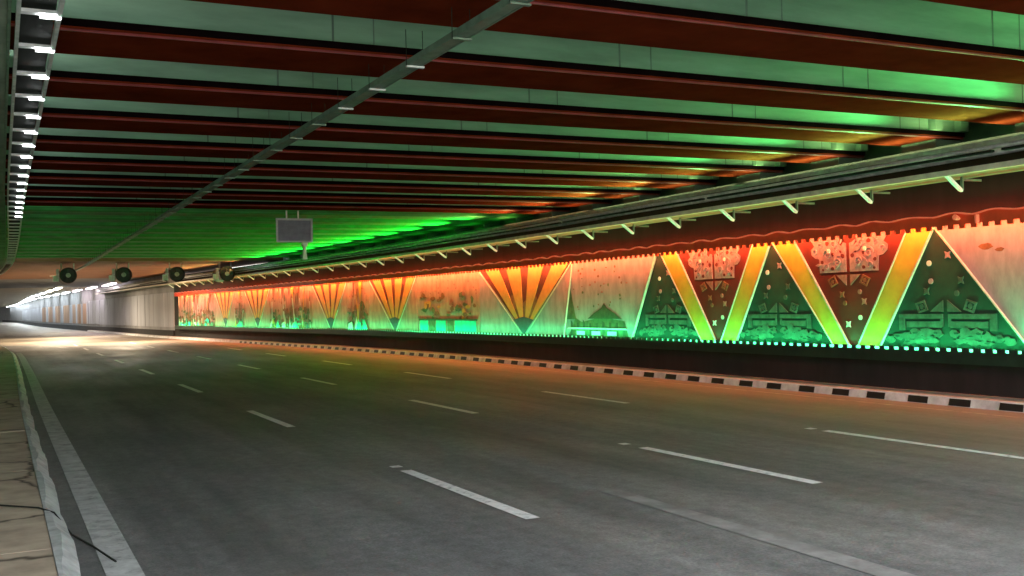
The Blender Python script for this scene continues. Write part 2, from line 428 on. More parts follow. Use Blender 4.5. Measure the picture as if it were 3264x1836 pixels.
def frame_sq(cy, cz, r, rot, m, off):
    out = []
    for k in range(4):
        a, b_ = rot+k*math.pi/2, rot+(k+1)*math.pi/2
        out.append(([(cy+r*math.cos(a), cz+r*math.sin(a)*.85), (cy+r*math.cos(b_), cz+r*math.sin(b_)*.85),
                     (cy+r*.62*math.cos(b_), cz+r*.62*math.sin(b_)*.85), (cy+r*.62*math.cos(a), cz+r*.62*math.sin(a)*.85)], m, off, .02))
    out.append((poly_circle(cy, cz, r*.3, 8), m, off, .02))
    return out
def scroll(cy, cz, r, m, off, turns=1.4, sgn=1, th=.025):
    """spiral relief made of short plates"""
    out = []; N = 16; prev = None
    for i in range(N+1):
        a = turns*2*math.pi*i/N; rr = r*(1-.75*i/N); wdt = r*.26*(1-.4*i/N)
        p = (cy+sgn*rr*math.cos(a), cz+rr*math.sin(a)); q = (cy+sgn*(rr-wdt)*math.cos(a), cz+(rr-wdt)*math.sin(a))
        if prev: out.append(([prev[0], p, q, prev[1]], m, off, th))
        prev = (p, q)
    return out
def dark_triangle(yb0, yb1, yt, seam, s, label):
    r = panel_root((yb0+yb1)/2, label)
    part('field', r, [([(at_z(yb0, yt, ZB), ZB), (at_z(yb1, yt, ZB), ZB), (at_z(yb1, yt, ZT), ZT), (at_z(yb0, yt, ZT), ZT)] if False else
                       [(at_z(yb0, yt-.02, ZB), ZB), (at_z(yb1, yt+.02, ZB), ZB), (yt+.02, 3.25), (yt+.06, ZT), (yt-.06, ZT), (yt-.02, 3.25)], 'dark', .03, .03)])
    it = []
    def rect(a0, a1, z0, z1, m='relief_green', off=.05, th=.02): it.append(([(seam+a0*s, z0), (seam+a1*s, z0), (seam+a1*s, z1), (seam+a0*s, z1)], m, off, th))
    for sg in (-1, 1):
        # step-frame bands
        rect(sg*.06, sg*1.12, 1.55, 1.64); rect(sg*.98, sg*1.12, 1.33, 1.548)
        rect(sg*.10, sg*.94, 1.38, 1.50, off=.043)
        rect(sg*.06, sg*.12, 1.40, 1.545, off=.047)
        for (dy, z, ry, rz) in [(.20, 1.27, .10, .07), (.44, 1.30, .13, .09), (.70, 1.27, .12, .08), (.92, 1.22, .10, .08), (1.14, 1.20, .12, .06), (1.36, 1.15, .10, .07), (.32, 1.14, .12, .05), (.60, 1.12, .14, .05), (.88, 1.10, .12, .05)]:
            q = blob(seam+sg*dy*s, z, ry*s*1.35, rz*1.25, 13, .45); it.append((q, 'relief_green', .05+.002*dy, .015))
            if dy in (.20, .70, .88, 1.14): it.append((blob(seam+sg*(dy+.03)*s, z+.01, ry*.6*s, rz*.35, 8, .4), 'dark', .0535+.002*dy, .004))
        rect(sg*.3, sg*1.15, 1.16, 1.22, off=.045)
    part('lower_relief', r, it)
    it = []
    for sg in (-1, 1):
        it.append(([(seam+sg*.05*s, 1.68), (seam+sg*.36*s, 1.68), (seam+sg*.05*s, 1.90)], 'relief_green', .05, .02))
        it += frame_sq(seam+sg*.56*s, 1.78, .17*min(s, 1), .45*sg, 'relief_green', .05)
    part('corner_relief', r, it)
    it = []
    for k, (d, z, q, br) in enumerate([(-.09, 2.74, 1, 1), (.35, 2.60, 0, 2), (.32, 2.26, 0, 1), (.43, 2.07, 1, 1), (-.37, 2.26, 1, 1), (-.27, 2.02, 0, 1)]):
        wd = abs(d); lim = (3.25-z)/2.25*(yb1-yb0)/2*.8
        d = max(-lim, min(lim, d*s))
        it.append((poly_circle(seam+d, z, .055, 10) if q == 0 else star(seam+d, z, .095), 'white' if br == 2 else 'relief_green' if k > 2 else 'rose', .05, .02))
    for it_ in it: part('star_relief', r, [it_])
    return r
def v_panel(o0b, o0t, i0b, i0t, i1b, i1t, o1b, o1t, s, label):
    """right arm lines o0 (outer), i0 (inner); left arm i1 (inner), o1 (outer)"""
    yc = (i0t+i1t)/2; r = panel_root(yc, label)
    part('yellow_arm', r, [(quad(o0b, o0t, i0b, i0t), 'yellow', .055, .03)])
    part('yellow_arm', r, [(quad(i1b, i1t, o1b, o1t), 'yellow', .055, .03)])
    e = .035
    for q in ((o0b-e, o0t-e, o0b, o0t), (i0b, i0t, i0b+e, i0t+e), (i1b-e, i1t-e, i1b, i1t), (o1b, o1t, o1b+e, o1t+e)):
        part('edge_trim', r, [(quad(*q), 'rim', .07, .045)])
    a, c = at_z(i0b, i0t, ZT), at_z(i1b, i1t, ZT)
    part('red_field', r, [([(at_z(i0b, i0t, ZB)+e, ZB), (at_z(i1b, i1t, ZB)-e, ZB), (c-e, ZT), (a+e, ZT)], 'red', .03, .03)])
    # rose flourish
    it = []
    seam = yc; hw = (i1t-i0t)/2
    for sg in (-1, 1):
        k = hw/1.64
        base = [(.05, 2.52), (.84, 2.52), (.86, 2.82), (.98, 2.84), (1.09, 2.92), (1.11, 3.03), (1.00, 3.10), (1.06, 3.18), (1.19, 3.30), (1.22, 3.41), (1.04, 3.40),
                (.96, 3.28), (.84, 3.24), (.78, 3.34), (.72, 3.40), (.30, 3.40), (.24, 3.26), (.27, 3.12), (.19, 3.06), (.13, 3.14), (.05, 3.12)]
        it.append(([(seam+sg*a_*k, z) for a_, z in base], 'rose', .045, .015))
        for (dy, z, rr, t) in [(.30, 2.72, .13, 1.5), (.60, 2.90, .15, 1.3), (.62, 2.64, .09, 1.2), (.97, 2.97, .085, 1.2), (.40, 3.10, .11, 1.2), (.80, 3.10, .08, 1)]:
            it += scroll(seam+sg*dy*k, z, rr*k, 'rose', .072, t, sg, .027)
        for (dy, z, rr) in [(.45, 2.60, .035), (.76, 2.75, .035), (.14, 2.86, .04), (.44, 2.90, .03), (.60, 3.14, .04), (.22, 2.95, .03), (.74, 2.58, .025)]:
            it.append((blob(seam+sg*dy*k, z, rr*1.5, rr*1.3, 8), 'red', .049, .004))
        for q in range(9):
            dy, z = random.uniform(.12, .95), random.uniform(2.62, 3.25)
            a = random.uniform(0, 3.1); L_ = .09
            y_, dyy, dzz = seam+sg*dy*k, L_*math.cos(a), L_*math.sin(a)
            it.append(([(y_-dyy, z-dzz), (y_+dzz*.35, z-dyy*.35), (y_+dyy, z+dzz), (y_-dzz*.35, z+dyy*.35)], 'rose', .060+.001*q, .014))
        it.append((poly_circle(seam+sg*.52*k, 2.98, .045, 10), 'white', .09, .02))
    part('rose_flourish', r, it)
    it = []
    for sg in (-1, 1):
        k = hw/1.64
        it += frame_sq(seam+sg*.46*k, 2.33, .16*k, .3*sg, 'relief_dim', .05)
        it.append(([(seam+sg*.06*k, 2.46), (seam+sg*.34*k, 2.46), (seam+sg*.06*k, 2.24)], 'rose_dark', .05, .02))
    part('middle_relief', r, it)
    it = []; sb = lerp(yc, (i0b+i1b)/2, .7)
    for (d, z, q, m) in [(.24, 2.05, 1, 'relief_dim'), (-.27, 2.10, 0, 'rose_dark'), (-.38, 1.90, 1, 'rose_dark'), (.17, 1.87, 0, 'relief_dim'), (-.25, 1.57, 0, 'white'), (.10, 1.43, 1, 'white')]:
        lim = max(.05, (z-1.0)/2.25*(i1t-i0t)/2*.75)
        d = max(-lim, min(lim, d*hw/1.64)) if q < 2 else d
        it.append((poly_circle(lerp(sb, yc, (z-1)/2.25)+d, z, .052, 10) if q == 0 else star(lerp(sb, yc, (z-1)/2.25)+d, z, .09), m, .05, .02))
    for it_ in it: part('star_relief', r, [it_])
    return r
def blob(cy, cz, ry, rz, n=13, j=.25): return [(cy+ry*math.cos(2*math.pi*i/n)*random.uniform(1-j, 1+j*.4), max(ZB+.01, cz+rz*math.sin(2*math.pi*i/n)*random.uniform(1-j, 1+j*.4))) for i in range(n)]
def inside_frac(y, z, q):  # keep points inside a trapezoid (yb0,yt0,yb1,yt1)
    lo = at_z(q[0], q[1], z); hi = at_z(q[2], q[3], z); return lo+.05 < y < hi-.05
def pale_panel(q, label, style, rim_sides=(0, 1)):
    yc = (q[0]+q[2])/2; r = panel_root(yc, label)
    part('pale_field', r, [(quad(*q), 'pale_warm' if style in ('figures', 'grove') else 'pale', .03, .03)])
    e = .035; it = []
    if 0 in rim_sides: it.append((quad(q[0]-e, q[1]-e, q[0], q[1]), 'rim', .07, .07))
    if 1 in rim_sides: it.append((quad(q[2], q[3], q[2]+e, q[3]+e), 'rim', .07, .07))
    for q_ in it: part('edge_trim', r, [q_])
    def clampq(poly): return [(min(max(y, at_z(q[0], q[1], z)+.03), at_z(q[2], q[3], z)-.03), z) for y, z in poly]
    if style == 'plain':
        it = [(clampq(blob(13.1, 2.85, .16, .06)), 'brown', .035, .005), (clampq(blob(12.8, 2.78, .1, .04)), 'brown', .037, .005)]
        part('painted_marks', r, it)
    if style == 'hut':
        y0, y1 = q[0], q[2]; W = y1-y0; it = []
        it.append((clampq([(y0+.1, ZB), (y1-.1, ZB), (y1-.5, 1.25), (y1-.7, 1.55), (lerp(y0, y1, .72), 1.42), (lerp(y0, y1, .55), 1.50), (lerp(y0, y1, .4), 1.62), (lerp(y0, y1, .25), 1.5), (lerp(y0, y1, .1), 1.45)]), 'olive', .035, .005))
        hc = lerp(y0, y1, .38)
        it.append((clampq([(hc-.95, 1.52), (hc+.95, 1.52), (hc+.6, 1.68), (hc+.15, 1.84), (hc, 1.98), (hc-.15, 1.84), (hc-.6, 1.68)]), 'olive_dark', .043, .008))
        part('painted_hut', r, it); it = []
        for k in range(9):
            y = lerp(y0+.4, y1-.5, k/8); it.append((clampq([(y-.07, ZB), (y+.07, ZB), (y+.05, random.uniform(1.35, 1.5)), (y-.05, 1.4)]), 'olive_dark', .052, .006))
        it.append((clampq([(y0+.2, 1.2), (y1-.2, 1.2), (y1-.3, 1.25), (y0+.3, 1.25)]), 'white', .058, .005))
        for k in range(3): it.append((clampq([(y0+.8+k*.9, 1.03), (y0+1.3+k*.9, 1.03), (y0+1.3+k*.9, 1.15), (y0+.8+k*.9, 1.15)]), 'white', .057, .004))
        part('painted_fence', r, it); it = []
        it.append((clampq([(y1-.75, 1.5), (y1-.15, 1.5), (y1+.1, 2.3), (y1-.3, 2.45), (y1-.55, 2.1)]), 'olive', .04, .005))
        for k in range(34): it.append((clampq(blob(random.uniform(y0+.2, y1-.2), random.uniform(1.8, 3.1), random.uniform(.03, .07), random.uniform(.02, .05), 7)), random.choice(['brown', 'rose_dark', 'olive']), .036+.0001*k, .003))
        part('painted_trees', r, it)
    if style == 'figures':
        y0, y1 = q[0], q[2]; it = []
        for k in range(44):
            u = random.random(); z = random.uniform(1.45, 2.45); y = lerp(y0+.3, y1-.3, u)
            it.append((clampq(blob(y, z, random.uniform(.12, .34), random.uniform(.05, .16), 9, .5)), random.choice(['olive', 'brown', 'brown', 'rose_dark', 'orange', 'olive']), .036+.0006*k, .004))
        part('painted_crowd', r, it); it = []
        for k in range(18): it.append((clampq(blob(random.uniform(y0+.2, y1-.2), random.uniform(2.4, 3.15), .06, .04, 7)), 'rose_dark', .036, .004))
        part('painted_birds', r, it); it = []
        for a, c in ((.04, .37), (.52, .68), (.82, .96)): part('cyan_block', r, [([(lerp(y0, y1, a), ZB+.05), (lerp(y0, y1, c), ZB+.05), (lerp(y0, y1, c), 1.43), (lerp(y0, y1, a), 1.43)], 'cyan', .066, .01)])
        it = []
        it.append((clampq([(y0+.1, 1.42), (y1-.1, 1.42), (y1-.1, 1.5), (y0+.1, 1.5)]), 'olive_dark', .063, .006))
        for a in (.44, .75): it.append(([(lerp(y0, y1, a-.05), ZB+.05), (lerp(y0, y1, a+.05), ZB+.05), (lerp(y0, y1, a+.05), 1.43), (lerp(y0, y1, a-.05), 1.43)], 'olive', .062, .01))
        part('dark_band', r, it)
    if style == 'grove':
        y0, y1 = q[0], q[2]; it = []
        for k in range(int((y1-y0)*13)):
            y = random.uniform(y0+.2, y1-.2); z = random.uniform(1.0, 2.1)
            it.append((clampq(blob(y, z, random.uniform(.12, .4), random.uniform(.08, .22), 9, .5)), random.choice(['olive', 'olive_dark', 'brown', 'cyan', 'rose_dark']) if z < 1.5 else random.choice(['brown', 'rose_dark', 'olive']), .036+.0008*k, .004))
        part('painted_grove', r, it); it = []
        for k in range(10): it.append((clampq(blob(random.uniform(y0+.2, y1-.2), random.uniform(2.3, 3.15), .08, .05, 7)), random.choice(['brown', 'rose_dark']), .036, .004))
        part('painted_birds', r, it); it = []
        for k in range(int((y1-y0)*2.5)):
            y = random.uniform(y0+.2, y1-.2); w_ = random.uniform(.03, .07); z1_ = random.uniform(1.9, 3.2); d_ = random.uniform(-.5, .5)
            it.append((clampq([(y-w_, 1.0), (y+w_, 1.0), (y+w_+d_, z1_), (y-w_+d_, z1_)]), random.choice(['brown', 'rose_dark', 'orange', 'white', 'olive']), .0815+.0004*k, .004))
        part('painted_stems', r, it); it = []
        for k in range(int((y1-y0)*1.6)):
            y = random.uniform(y0+.3, y1-.3); w_ = random.uniform(.15, .5); z1_ = random.uniform(1.15, 1.75)
            it.append((clampq([(y-w_, ZB+.05), (y+w_, ZB+.05), (y+random.uniform(-.1, .1), z1_)]), random.choice(['cyan', 'white', 'yellow', 'olive_dark', 'cyan', 'slate']), .0905+.0003*k, .002))
        for k in range(int((y1-y0)*1.2)):
            y = random.uniform(y0+.3, y1-.3); w_ = random.uniform(.10, .3); z0_ = random.uniform(2.1, 2.8)
            it.append((clampq([(y-w_, ZT-.01), (y+w_, ZT-.01), (y+random.uniform(-.1, .1), z0_)]), random.choice(['orange', 'maroon', 'brown', 'rose', 'yellow']), .0935+.0003*k, .002))
        part('painted_wedges', r, it); it = []
        for k in range(2):
            y = lerp(y0, y1, random.uniform(.2, .8)); it.append(([(y-.35, ZB+.05), (y+.35, ZB+.05), (y+.25, 1.25), (y-.2, 1.35)], random.choice(['cyan', 'white']), .112, .01))
        part('painted_blocks', r, it)
    return r
def fan_panel(ya, yb, apex, label, nr=5):
    """sunburst: orange rays rising from the apex at the foot, dark gaps between them"""
    r = panel_root(apex, label)
    def ln(t, z): return lerp(apex, lerp(ya, yb, t), (z-1.02)/2.23)
    part('pale_field', r, [([(ya-.1, ZB), (yb+.1, ZB), (yb, ZT), (ya, ZT)], 'pale_warm' if ya > 36 else 'pale', .029, .028)])
    part('dark_field', r, [([(apex, 1.02), (ln(1, ZT), ZT), (ln(0, ZT), ZT)], 'maroon', .036, .004)])
    for k in range(nr-1):
        t0, t1 = (k+.06)/(nr-1), (k+.70)/(nr-1)
        t0 = min(t0, .97); t1 = min(t1, .99)
        part('orange_ray', r, [([(lerp(apex, ln(t0, 1.5), .6), 1.30), (lerp(apex, ln(t1, 1.5), .6), 1.30), (ln(t1, ZT), ZT), (ln(t0, ZT), ZT)], 'orange', .055, .02)])
    part('brown_heart', r, [([(apex, 1.04), (ln(.96, 1.95), 1.95), (ln(.7, 2.4), 2.35), (ln(.5, 2.1), 2.05), (ln(.3, 2.4), 2.35), (ln(.04, 1.95), 1.95)], 'brown', .047, .006)])
    part('slate_tip', r, [([(apex, .97), (ln(1.0, 1.5), 1.48), (apex, 1.58), (ln(0, 1.5), 1.48)], 'slate', .066, .01)])
    e = .05
    part('edge_trim', r, [([(apex+.1, .97), (apex+.1+e, .97), (ln(1, ZT)+e*2, ZT), (ln(1, ZT), ZT)], 'rim', .06, .01)])
    part('edge_trim', r, [([(apex-.1-e, .97), (apex-.1, .97), (ln(0, ZT), ZT), (ln(0, ZT)-e*2, ZT)], 'rim', .06, .01)])
    return r
pale_panel((4.0, 4.0, 12.20, 14.17), 'large plain pale panel at the right edge, its slanted cream side meeting a black triangle', 'plain', (1,))
dark_triangle(12.26, 15.62, 14.22, 14.02, 1.0, 'largest black-green triangle with sage relief, between the plain pale panel and a wide V')
v_panel(15.66, 14.26, 16.22, 14.86, 16.52, 18.10, 16.95, 18.78, 1, 'wider of the two V panels, yellow arms around a brick red triangle')
dark_triangle(17.0, 20.15, 18.85, 18.7, .95, 'black-green triangle with sage relief standing between the two yellow V panels')
v_panel(20.22, 18.92, 20.78, 19.50, 21.05, 22.60, 21.60, 23.28, 1, 'narrower V panel, yellow arms around a brick red triangle, farther from the camera')
dark_triangle(21.65, 24.75, 23.42, 23.1, .92, 'farthest black-green triangle, beside the pale panel with the painted hut')
pale_panel((24.85, 23.58, 28.75, 28.10), 'pale pink panel with a painted hut, fence and trees along its foot', 'hut')
fan_panel(28.25, 34.9, 31.5, 'largest orange sunburst panel, four rays rising from a slate tip, beside the hut panel')
pale_panel((34.3+.75, 34.95, 40.75, 40.9), 'pale panel with a brown painted crowd above bright cyan blocks', 'figures', ())
fan_panel(40.95, 46.2, 43.25, 'second orange sunburst panel, beyond the cyan blocks')
pale_panel((46.32, 46.25, 49.2, 49.2), 'pale orange panel with dark painted grove just beyond the second sunburst', 'grove', ())
fan_panel(49.25, 54.0, 51.4, 'third orange sunburst panel, smaller in view, under the hanging sign', 5)
pale_panel((54.12, 54.05, 61.2, 61.2), 'long pale panel with painted grove and green foot between the third and fourth sunbursts', 'grove', ())
fan_panel(61.25, 66.0, 63.5, 'fourth orange sunburst panel, far along the wall', 5)
pale_panel((66.12, 66.05, 68.2, 68.2), 'narrow pale panel squeezed between the fourth and fifth sunbursts', 'grove', ())
fan_panel(68.25, 72.4, 70.1, 'fifth and farthest orange sunburst panel', 5)
pale_panel((72.5, 72.45, 82.3, 82.3), 'last mural panel, pale with cyan and green foot, ending at the grey cladding', 'grove', (1,))

# ------------------------------------------------------------------ valance (toothed, wavy) hiding the orange strip, and the lower trough
val = empty('light_valance', (15.5, 20, 3.2), 'deep red valance with toothed lower edge and wavy top above the mural panels', 'valance')
OFF = .36
c = MB(); rings = []
def comb_ys(y0, y1):
    out = []; y = y0
    while y < y1: out += [(y, 0), (y+.004, 1), (y+.062, 1), (y+.121, 1), (y+.125, 0), (y+.187, 0)]; y += .25
    return out
for y, t in comb_ys(4, 82.4):
    x = XR(y)-OFF; zt = 3.44+.022*math.sin(2*math.pi*y/.95)+.006*math.sin(y*9); zb = 3.26-(.075 if t else 0)
    rings.append([(x, y, zb), (x+.02, y, zb), (x+.02, y, zt), (x, y, zt)])
c.loft(rings, 'valance'); c.build('toothed_board', val)
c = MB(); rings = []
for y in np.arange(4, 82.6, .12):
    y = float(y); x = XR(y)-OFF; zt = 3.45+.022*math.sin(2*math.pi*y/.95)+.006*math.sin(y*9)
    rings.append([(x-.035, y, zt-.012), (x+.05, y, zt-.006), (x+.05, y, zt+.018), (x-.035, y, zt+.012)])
c.loft(rings, 'red_glow'); c.build('glowing_wavy_lip', val)  # lip glows by itself in place of light from the strip
tr = empty('light_trough', (15.5, 20, .9), 'black trough with toothed top edge along the foot of the mural panels', 'trough')
c = MB(); rings = []
for y, t in comb_ys(4, 82.4):
    x = XR(y)-OFF; zt = 1.03 if t else .965
    rings.append([(x, y, .74), (x+.02, y, .74), (x+.02, y, zt), (x, y, zt)])
c.loft(rings, 'cover'); c.build('toothed_board', tr)
c = MB(); c.box(15.9-OFF+.021, 15.80, 4, 82.4, .74, .76, 'cover', sR); c.build('floor', tr)
c = MB(); rings = []
for y, t in comb_ys(4, 82.4):
    x = XR(y)-.12; zt = .945 if t else 1.00
    rings.append([(x, y, .86), (x+.012, y, .86), (x+.012, y, zt), (x, y, zt)])
c.loft(rings, 'white'); c.build('pale_tab_strip', tr)
# LED strips
seg = [(4, 12), (12, 20), (20, 28), (28, 36), (36, 44), (44, 52), (52, 60), (60, 68), (68, 76), (76, 82.4)]
for i, (a, e_) in enumerate(seg):
    yc = (a+e_)/2; L = e_-a
    x = XR(yc); dirw = math.atan2(XR(e_)-XR(a), e_-a)
    for kind in ('top', 'foot'):
        z = 3.36 if kind == 'top' else .80
        nm = 'orange' if kind == 'top' else 'green'
        root = empty('led_strip', (x-.30, yc, z), '%s LED strip, %s from the camera, behind the %s' % (nm, ORD[i], 'red valance' if kind == 'top' else 'black trough'), 'LED strip', 'LED strips washing the murals')
        c = MB()
        c.loft([[(XR(t)-.32, t, z-.02), (XR(t)-.27, t, z-.02), (XR(t)-.27, t, z+.02), (XR(t)-.32, t, z+.02)] for t in np.linspace(a+.05, e_-.05, 5)], 'galv_dull')
        c.build('housing', root)
        if kind == 'top':
            lp = area('led_light', (x-.27, yc, 3.325), (.30, 0, -1), .06, L, LED_O, P_ORANGE*L*.5*(1.0 if i < 3 else 1.45), root, 170, dirw)
            lp2 = area('led_light', (x-.12, yc, 3.40), (.1, 0, 1), .04, L, LED_R, P_RED*L*.5, root, 180, dirw)
            ls = (lp, lp2)
        else:
            ls = (area('led_light', (x-.26, yc, .835), (.42, 0, 1), .06, L, LED_G, P_GREEN*L*.5*(1.5 if i < 3 else .9), root, 170, dirw),)

# ------------------------------------------------------------------ overpass deck: girders, slab
deck = empty('overpass', (8, 30, 5.0), 'concrete overpass ceiling of parallel girders with red undersides, farther ones tinted green as lit', 'overpass')
ZG = 5.0
c = MB(); c.box(-1.6, 17.8, 1.2, 63.0, 6.0, 6.4, 'slab'); c.build('deck_slab', deck)
def girder(y, zone):
    xr = 16.85+sR(y); xl = .12
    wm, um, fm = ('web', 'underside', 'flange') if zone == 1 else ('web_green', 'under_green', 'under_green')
    g = MB()
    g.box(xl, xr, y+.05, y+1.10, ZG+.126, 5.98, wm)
    if zone == 1:
        for q in range(4):
            xx = 1.7+q*3.9+((y*7.3) % 1.9)
            g.box(xx, xx+.025, y+.047, y+.0499, ZG+.128, 5.9, 'seam'); g.box(xx+.5, xx+.515, y+.047, y+.0499, ZG+.128, 5.9, 'seam')
    o = g.build('girder', deck)
    f = MB()
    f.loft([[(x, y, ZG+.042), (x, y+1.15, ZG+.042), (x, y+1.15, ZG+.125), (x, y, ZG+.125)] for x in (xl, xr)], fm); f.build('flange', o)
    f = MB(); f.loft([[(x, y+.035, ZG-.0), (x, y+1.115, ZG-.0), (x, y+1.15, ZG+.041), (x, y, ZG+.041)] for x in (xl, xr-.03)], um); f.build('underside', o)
    if zone == 1:
        f = MB(); f.tube([(x, y+.012, ZG+.004) for x in (xl+.01, xr-.04)], .016, 'glint', 6); f.build('edge_glint', o)  # thin red tube added to draw the highlight on the edge
    for d in (.03, .72):
        f = MB(); f.box(xr-d-.20, xr-d, y-.12, y+.049, ZG+.126, 5.95, wm); f.build('stiffener', o)
    # bearing
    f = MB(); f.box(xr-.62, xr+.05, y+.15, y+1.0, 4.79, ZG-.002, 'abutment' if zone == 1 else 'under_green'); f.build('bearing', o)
    return o
y = 1.3; k = 0
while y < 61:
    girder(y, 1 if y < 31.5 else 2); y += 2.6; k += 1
# flat soffits of the far tunnel, zones of coloured light put into their colours
tun = empty('tunnel_roof', (6, 90, 5.0), 'flat far tunnel roof tinted as lit, brown at first, then grey, then warm and bright', 'tunnel roof')
def soff(y0, y1, m):
    c = MB(); n = 0
    ys = list(np.arange(y0, y1, 6))+[y1]
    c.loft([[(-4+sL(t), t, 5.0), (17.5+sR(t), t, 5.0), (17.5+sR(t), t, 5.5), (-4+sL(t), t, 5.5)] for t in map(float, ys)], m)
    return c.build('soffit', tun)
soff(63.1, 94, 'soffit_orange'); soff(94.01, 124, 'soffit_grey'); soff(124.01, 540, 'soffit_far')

# ------------------------------------------------------------------ left edge beam, wall
lw = empty('left_wall', (-1.3, 30, 0), 'grey-green left wall with an edge beam overhanging the pavement', 'wall')
c = MB(); c.box(-1.8, -1.3, -6, 420, 0, 4.71, 'soffit_beam', sL); c.build('wall_face', lw)
c = MB(); c.box(-1.8, .10, 2, 130, 4.72, 5.3, 'soffit_beam', sL, 2.0); c.build('edge_beam', lw)
c = MB(); c.box(.102, .13, 2, 130, 4.68, 4.98, 'galv_dull', sL, 2.0); c.build('drip_angle', lw)

# ------------------------------------------------------------------ cable trays
t1 = empty('cable_tray', (.35, 20, 4.7), 'ladder cable tray with white rungs hanging over the left kerb', 'cable tray', 'cable trays under the ceiling')
for xx in (.17, .50):
    c = MB(); c.box(xx, xx+.035, 2, 118, 4.68, 4.76, 'galv', sL, 2.0); c.build('rail', t1)
c = MB(); c.box(.21, .495, 2, 118, 4.775, 4.79, 'cable_dark', sL, 2.0); c.build('tray_floor', t1)
y = 4.8
while y < 60:
    c = MB(); s_ = sL(y)
    c.box(.206+s_, .498+s_, y, y+.10, 4.70, 4.73, 'white_metal'); r_ = c.build('rung', t1)
    if y < 31:
        c = MB(); c.box(.36+s_, .53+s_, y+.02, y+.09, 4.672, 4.698, 'rung_fill'); c.build('added_lens', r_)  # added glowing bar under the rung, fill light for road and webs
    y += 1.3
t2 = empty('cable_tray', (4.18, 20, 4.7), 'narrow galvanised cable tray slung under the girders over the road', 'cable tray', 'cable trays under the ceiling')
for xx in (4.09, 4.235):
    c = MB(); c.box(xx, xx+.02, 1, 92, 4.70, 4.77, 'galv_dull', sC, 6.0); c.build('rail', t2)
c = MB(); c.box(4.111, 4.234, 1, 92, 4.705, 4.715, 'galv_dull', sC, 6.0); c.build('tray_floor', t2)
y = 4.3
while y < 62:
    c = MB(); s_ = sC(y); c.box(4.07+s_, 4.275+s_, y, y+.045, 4.68, 4.699, 'galv' if 9.5 < y < 14.5 else 'galv_dull'); br = c.build('bracket', t2)
    c = MB()
    for xx in (4.075, 4.27): c.tube([(xx+s_, y+.03, 4.70), (xx+s_, y+.03, 5.1)], .004, 'cable_dark', 6)
    c.build('hanger_rod', br)
    y += 1.3
b = MB()
for k in range(3):
    b.tube([(4.14+.035*k+sC(y), y, 4.73+.006*math.sin(y*.7+k)) for y in np.arange(2, 90, 3.0)], .014, 'cable_dark', 6)
tag(b.build('cable_bundle', origin=(4.18, 20, 4.73)), 'thin dark cables lying in the narrow middle tray', 'cables', 'cables in the trays')
t3 = empty('cable_tray', (15.2, 20, 4.2), 'wide two-rail cable tray bracketed off the dark wall above the red valance', 'cable tray', 'cable trays under the ceiling')
c = MB(); c.box(15.0, 15.03, 2, 120, 4.50, 4.585, 'rail_grey', sR, 3); c.box(15.03, 15.12, 2, 120, 4.565, 4.585, 'rail_grey', sR, 3); c.build('upper_rail', t3)
c = MB(); c.box(14.97, 15.0, 2, 120, 4.09, 4.185, 'beige_rail', sR, 3); c.box(15.0, 15.08, 2, 120, 4.09, 4.105, 'beige_rail', sR, 3); c.build('lower_rail', t3)
c = MB(); c.box(15.13, 15.85, 2, 120, 4.46, 4.48, 'galv_dull', sR, 3); c.build('tray_floor', t3)
c = MB(); c.box(15.081, 15.85, 2, 120, 4.10, 4.12, 'galv_dull', sR, 3); c.build('lower_floor', t3)
y = 2.4
while y < 84:
    s_ = sR(y)
    c = MB()
    c.loft([[(15.00+s_, t, 4.088), (15.10+s_, t, 4.088), (15.42+s_, t, 3.86), (15.40+s_, t, 3.82), (15.34+s_, t, 3.84)] for t in (y, y+.05)], 'white_metal')
    c.box(15.40+s_, 15.43+s_, y, y+.05, 3.86, 4.088, 'galv_dull'); c.box(15.431+s_, 15.90+s_, y+.01, y+.04, 4.02, 4.06, 'galv_dull')
    c.build('bracket', t3)
    y += 2.15
b = MB()
for k, (dx, dz, r_) in enumerate([(.02, 0, .045), (.13, .01, .05), (.06, .075, .04), (.22, .0, .045), (.30, .03, .05)]):
    b.tube([(15.06+dx+sR(y)+.018*math.sin(y*.35+k*2), y, 4.525-.13+dz+.018*math.sin(y*.5+k)) for y in np.arange(2, 120, 1.5)], r_, 'cable', 8)
tag(b.build('cable_bundle', origin=(15.2, 20, 4.4)), 'thick grey cables bundled in the wide right-hand tray', 'cables', 'cables in the trays')
b = MB()
for k in range(3):
    b.tube([(15.25+.12*k+sR(y), y, 4.15+.012*math.sin(y*.6+k)) for y in np.arange(2, 120, 3.0)], .028, 'cable_dark', 6)
tag(b.build('cable_bundle', origin=(15.3, 20, 4.15)), 'black cables in the lower level of the right-hand tray', 'cables', 'cables in the trays')
